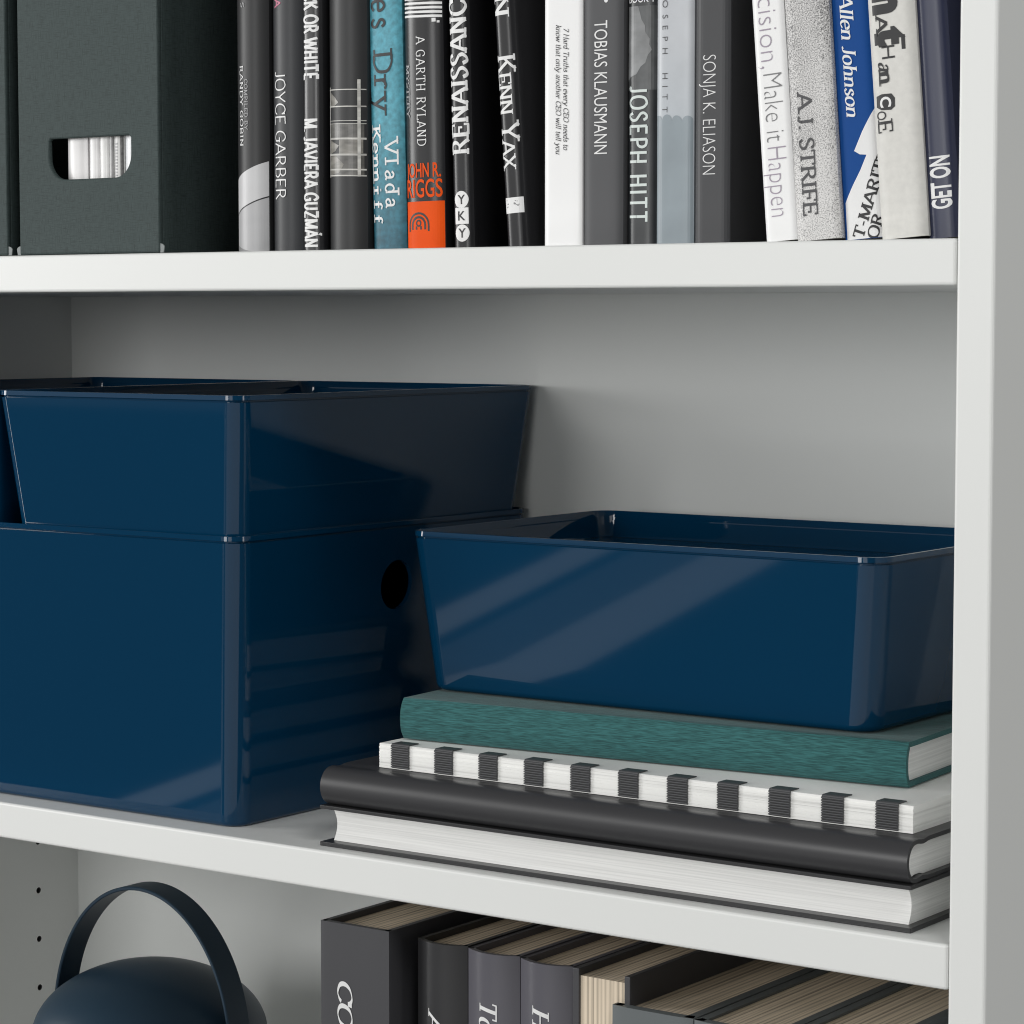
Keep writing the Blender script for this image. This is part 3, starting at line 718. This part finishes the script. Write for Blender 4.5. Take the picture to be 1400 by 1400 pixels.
# 16 allen johnson
t, sp = upright("bright blue book with a white jagged mountain shape at its base", -6.03, 1.86, 1.6, 0.0835, 22, 15, cover("bright_blue_cover", (0.006, 0.066, 0.27), 0.55, spec=0.15), 0.16, 5, 0.06)
sp.write(t, stroke_text("Allen Johnson", .14, .06, .05, shear=.2), white_ink, 0.52, 1.14, 10.35, 5.17)
sp.decal("white_mountain", [poly((1.86, 5.5), (1.69, 5.24), (1.2, 4.5), (0.76, 3.72), (1.02, 3.55), (1.33, 3.5), (1.0, 2.9), (0.6, 2.3), (0.17, 1.59), (0.14, 0.0), (1.86, 0.0))], white_ink, t, 0.012)
def slanted(sp, t, tp, h, o, e, m):
    polys, wd = tp; L = math.hypot(*e); eu = (e[0] / wd, e[1] / wd); ev = (-e[1] / L * h, e[0] / L * h)
    sp.decal("lettering", [([(o[0] + eu[0] * u + ev[0] * v, o[1] + eu[1] * u + ev[1] * v) for u, v in pts], l) for pts, l in polys], m, t, 0.022)
slanted(sp, t, stroke_text("T-MARITIME", .15, .09, .06), 0.52, (0.92, -0.02), (1.8, 4.4), ink)
slanted(sp, t, stroke_text("OR", .15, .09, .06), 0.50, (1.56, -0.1), (0.4, 1.0), ink)
# 17 ransom letters
offw = mat("off_white_paper_cover", (0.70, 0.69, 0.655), 0.55, var=((300, 300, 300), 0.05), bump=((500, 500, 500), 0.15, 0.02))
t, sp = upright("off white book with mixed black ransom note letters, second from the right panel", -4.12, 2.15, 1.2, 0.08, 23.5, 15, offw, 0.25, 5, 0.2)
def gl(tp, s0, s1, z0, z1, m=ink): sp.write(t, tp, m, s0, s1, z0, z1, 'down')
gl(font_text("o", 0.0), 0.45, 1.0, 10.75, 10.25)
gl(font_text("n", 0.07), 0.42, 1.80, 10.25, 9.30)
gl(stroke_text("A", .16, .07, .10), 0.42, 0.95, 9.25, 8.55)
gl(font_text("t", 0.06), 0.55, 1.75, 8.75, 7.95)
sp.decal("lettering", [rect(0.30, 0.50, 8.05, 8.55), rect(1.55, 1.72, 7.75, 8.35)], ink, t)
gl(font_text("H", -0.005), 0.62, 1.22, 7.98, 7.45)
gl(stroke_text("a", .15, .06, .06, shear=.2), 0.42, 1.10, 7.35, 6.95)
gl(stroke_text("n", .18, .08, .12), 0.42, 1.12, 6.95, 6.42)
sp.decal("letter_patch", [poly((0.22, 5.95), (0.5, 6.02), (0.95, 6.0), (1.1, 5.8), (1.08, 5.45), (0.9, 5.33), (0.45, 5.36), (0.2, 5.5))], ink, t, 0.014)
gl(font_text("C", 0.03), 0.42, 0.90, 5.90, 5.46, white_ink)
gl(font_text("o", -0.01), 0.18, 0.90, 5.32, 4.95)
gl(stroke_text("E", .14, .07, .10), 0.22, 0.92, 4.95, 4.42)
# 18 get on
t, sp = upright("navy blue glossy book with bold white capitals reading upward, against the right panel", -2.05, 1.42, 1.5, 0.0799, 22, 15, cover("navy_cover", (0.032, 0.037, 0.072), 0.3, spec=0.3), 0.2, 4, 0.06)
sp.write(t, font_text("GET ON", 0.028), white_ink, 0.30, 1.16, 1.20, 3.38, 'up')

# ------------------------------------------------------------------ magazine files with magazines
def magazine_file(label, x0, w=9.95, y0=0.55, H=31, depth=24.5):
    t = thing("magazine_file", label, "magazine file", (x0, y0, ZU), group="dark magazine files")
    th = 0.28
    o = link("front_panel", boxes((0, w, 0, th, 0.03, H)), file_m, t)
    a0, a1, c0, c1, r = 2.25, 8.02, 3.88, 5.98, 1.15
    out = [(a0 + .12, c1), (a0, c1 - .12), (a0, c0 + r)] + [(a0 + r - r * math.cos(math.radians(q)), c0 + r - r * math.sin(math.radians(q))) for q in range(10, 91, 10)]
    out += [(a1 - r + r * math.sin(math.radians(q)), c0 + r - r * math.cos(math.radians(q))) for q in range(0, 91, 10)] + [(a1, c1 - .12), (a1 - .12, c1)]
    cut(o, prism(out, -1, 1, 'y'))
    b = o.modifiers.new("bevel", 'BEVEL'); b.width = 0.09 * S; b.segments = 2; b.limit_method = 'ANGLE'; b.angle_limit = math.radians(60)
    for xx in (0.012, w - th - 0.012):
        pl = [(th + 0.003, 0.03), (depth, 0.03), (depth, H * 0.62), (depth * 0.55, H - 0.4), (th + 0.003, H - 0.05)]
        link("side_panel", prism(pl, xx, xx + th, 'x'), file_m, t, bevel=0.05, seg=2)
    link("bottom_panel", boxes((th + 0.016, w - th - 0.016, th + 0.004, depth - 0.02, 0.03, 0.28)), file_m, t)
    for xx, sg in ((0.02, -1), (w - 0.02, 1)):                      # the little folded board ears at the bottom corners
        pl = [(0, 0.03), (0, .5)] + [(sg * (0.30 * math.sin(math.radians(q))), 0.32 + 0.18 * math.cos(math.radians(q))) for q in range(0, 100, 15)] + [(sg * .24, 0.03)]
        link("corner_tab", prism([(xx + a, c) for a, c in pl], 0.06, 0.12, 'y'), tab_m, t, bevel=0.02, seg=2)
    return t
tab_m = mat("board_core_edge", (0.20, 0.22, 0.22), 0.5)
magazine_file("dark green grey magazine file with a finger cutout showing white magazines", -54.3)
magazine_file("dark green grey magazine file cut off by the left edge of the photo", -65.15)
mag = [(-51.02 + 0.25, 1.42, (0.72, 0.71, 0.71)), (-49.22, 0.72, (0.78, 0.77, 0.77)), (-48.48, 0.66, (0.74, 0.74, 0.73)), (-47.78, 0.26, (0.45, 0.45, 0.45)), (-47.48, 0.75, (0.55, 0.55, 0.54)), (-46.68, 1.15, (0.72, 0.73, 0.75))]
words = ("leftmost white magazine", "bright white magazine", "white magazine third from the left", "thin grey magazine", "pale magazine with a dark strip on its spine", "rightmost white magazine")
pale_m = None
for k, ((xx, w_, c_), wd_) in enumerate(zip(mag, words)):
    t, sp = upright(wd_ + " seen through the dark file's cutout", xx - 0.5, w_, 1.05, 0, 27, 20, mat("magazine_cover", c_, 0.3, var=((25, 25, 60), 0.05)), 0.10, 3, 0.03, z=ZU + 0.285, pages=page_up, group="magazines inside the dark file", name="magazine")
    if k == 4:
        sp.decal("printed_strip", [rect(0.52, 0.70, 1.5, 22)] , mat("dark_printed_strip", (0.06, 0.06, 0.06), 0.4, var=((500, 50, 300), 0.9)), t, 0.012)
        sp.decal("printed_text", [rect(0.12, 0.32, z0, z0 + .09) for z0 in [3.2 + .16 * i for i in range(14)]], grey_ink, t, 0.012)

# ------------------------------------------------------------------ lower shelf: thick dark books
char_c = cover("charcoal_cover", (0.060, 0.060, 0.066), 0.42)
char_l = cover("charcoal_sheen_cover", (0.105, 0.102, 0.120), 0.3, spec=0.6)
grey_c = cover("grey_board_cover", (0.13, 0.145, 0.15), 0.45)
def thick_book(label, x0, w, y, top, depth, m, bulge, power, board=0.26, inset=0.32, letters=None, lz=0.0, ls=(1, 2)):
    H = top - ZL
    t = thing("book", label, "book", (x0, y, ZL), (0, 0, 0), "thick books on the lower shelf")
    sp = Spine(w, bulge, power); n = 36
    front = [(w * 0.5 * (1 - math.cos(math.pi * i / n)), 0) for i in range(n + 1)]
    if bulge >= 0: front = [(s, sp.y(s)) for s, _ in front]
    outer = [(0, depth), (0, depth * .5), (0, abs(bulge) + .35)] + front + [(w, abs(bulge) + .35), (w, depth * .5), (w, depth)]
    sp.cover = link("cover", strip_prism(outer, offset_line(outer, board), 0, H, 'z'), m, t, smooth=True)
    pg = [(board + .01, depth - .35), (board + .01, bulge + board + .3), (w * .3, board + .25), (w * .7, board + .25), (w - board - .01, bulge + board + .3), (w - board - .01, depth - .35)]
    link("page_block", prism(pg, 0.3, H - inset, 'z'), page_tan, t)
    if letters:
        txt, run = letters
        sp.write(t, txt, white_ink, ls[0], ls[1], H - lz, H - lz - run, 'down')
    return t, sp
thick_book("tallest charcoal book with a flat spine, first in the lower row", -34.45, 4.26, 1.0, 4.85, 22, char_c, 0.03, 8, board=0.3, letters=(stroke_text("COU", .15, .06, .08, shear=.14), 3.5), lz=2.75, ls=(1.1, 2.0))
thick_book("black book with a rounded spine, second in the lower row", -29.36, 3.0, 1.75, 4.43, 21, cover("black_satin_cover", (0.030, 0.030, 0.032), 0.33), 0.5, 2.0, letters=(stroke_text("A", .15, .06, .08, shear=.16), 0.95), lz=3.35, ls=(.98, 1.8))
thick_book("charcoal purple book with a rounded spine, third in the lower row", -26.32, 3.03, 1.75, 4.37, 21, char_l, 0.5, 2.0, letters=(stroke_text("To", .15, .06, .08, shear=.16), 1.5), lz=2.2, ls=(1.0, 2.0))
thick_book("charcoal purple book with a rounded spine, left of the reversed book", -23.25, 3.0, 1.75, 4.32, 21, char_l, 0.5, 2.0, letters=(stroke_text("H", .15, .06, .08, shear=.16), 1.05), lz=2.05, ls=(1.0, 1.95))
# reversed book: fore edge to the front
H5 = 4.35 - ZL
t = thing("book", "charcoal book turned around so its tan page edges face out", "book", (-20.1, 2.0, ZL), (0, 0, 0), "thick books on the lower shelf")
link("cover_board", boxes((0, 0.34, 0, 20, 0, H5)), char_c, t, bevel=0.04)
link("cover_board", boxes((2.84, 3.16, 0, 20, 0, H5)), char_c, t, bevel=0.04)
link("spine", boxes((0.02, 3.14, 20.004, 20.3, 0, H5)), char_c, t)
link("page_block", boxes((0.345, 2.835, 0.12, 19.98, 0.3, H5 - 0.34)), page_tan, t)
thick_book("grey board book with a flat spine, lower than its neighbours", -17.7, 4.34, 1.55, 3.05, 20, grey_c, 0.15, 5, board=0.5, inset=0.12)
thick_book("grey board book in the lower row, second from the right panel", -13.3, 4.36, 1.55, 3.02, 20, grey_c, 0.15, 5, board=0.46, inset=0.12)
thick_book("grey board book in the lower row, nearest the right panel", -8.9, 4.4, 1.55, 3.0, 20, grey_c, 0.15, 5, board=0.46, inset=0.12)

# ------------------------------------------------------------------ lantern
lx, ly, le = -56.4, 12.0, -6.75
t = thing("lantern", "dark blue dome lantern with an arched carrying handle", "lantern", (lx, ly, ZL))
bm = bmesh.new(); rings = []; zb_ = le - ZL
prof = [(6.75 * math.sin(math.radians(a)), 4.2 * math.cos(math.radians(a))) for a in range(3, 91, 3)] + [(6.8, -0.4), (6.75, -1.2), (6.6, -1.7), (6.45, -1.72), (6.3, -1.4)]
for r, z in prof: rings.append([(r * math.cos(2*math.pi*i/96), r * math.sin(2*math.pi*i/96), z + zb_) for i in range(96)])
loft(bm, rings, True, True)
link("dome", bm, lamp_m, t, smooth=True)
bm = bmesh.new(); rings = []
for r, z in ((0.5, -1.2), (5.2, -1.25), (5.4, -3), (5.3, -6), (4.9, -9.5), (4.6, -11.2)): rings.append([(r * math.cos(2*math.pi*i/64), r * math.sin(2*math.pi*i/64), z + zb_) for i in range(64)])
loft(bm, rings, True, True); link("shade", bm, mat("opal_shade", (0.7, 0.7, 0.68), 0.4), t, smooth=True)
bm = bmesh.new(); rings = []
for r, z in ((5.4, -ZL * 0 - zb_), (5.5, -zb_ + 0.3), (5.4, -zb_ + 2.3), (5.0, -zb_ + 2.6)): rings.append([(r * math.cos(2*math.pi*i/64), r * math.sin(2*math.pi*i/64), z + zb_) for i in range(64)])
loft(bm, rings, True, True); link("base", bm, lamp_m, t, smooth=True)
a_, b_, w_, th_ = 6.95, 8.68, 1.75, 0.22
bm = bmesh.new(); prev = None
N = 72
for k in range(N + 1):
    q = math.radians(-14 + 208 * k / N)
    ca, sa = math.cos(q), math.sin(q)
    ring = []
    for rr_, yy in ((0, -w_/2 + .05), (0, w_/2 - .05), (-.05, w_/2), (-th_ + .05, w_/2), (-th_, w_/2 - .05), (-th_, -w_/2 + .05), (-th_ + .05, -w_/2), (-.05, -w_/2)):
        ring.append(bm.verts.new(((a_ + rr_) * ca, yy, zb_ + (b_ + rr_) * sa)))
    if prev:
        for i in range(8): bm.faces.new((prev[i], prev[(i+1) % 8], ring[(i+1) % 8], ring[i]))
    else: bm.faces.new(ring)
    prev = ring
bm.faces.new(prev[::-1])
link("handle", bm, lamp_m, t, smooth=True)
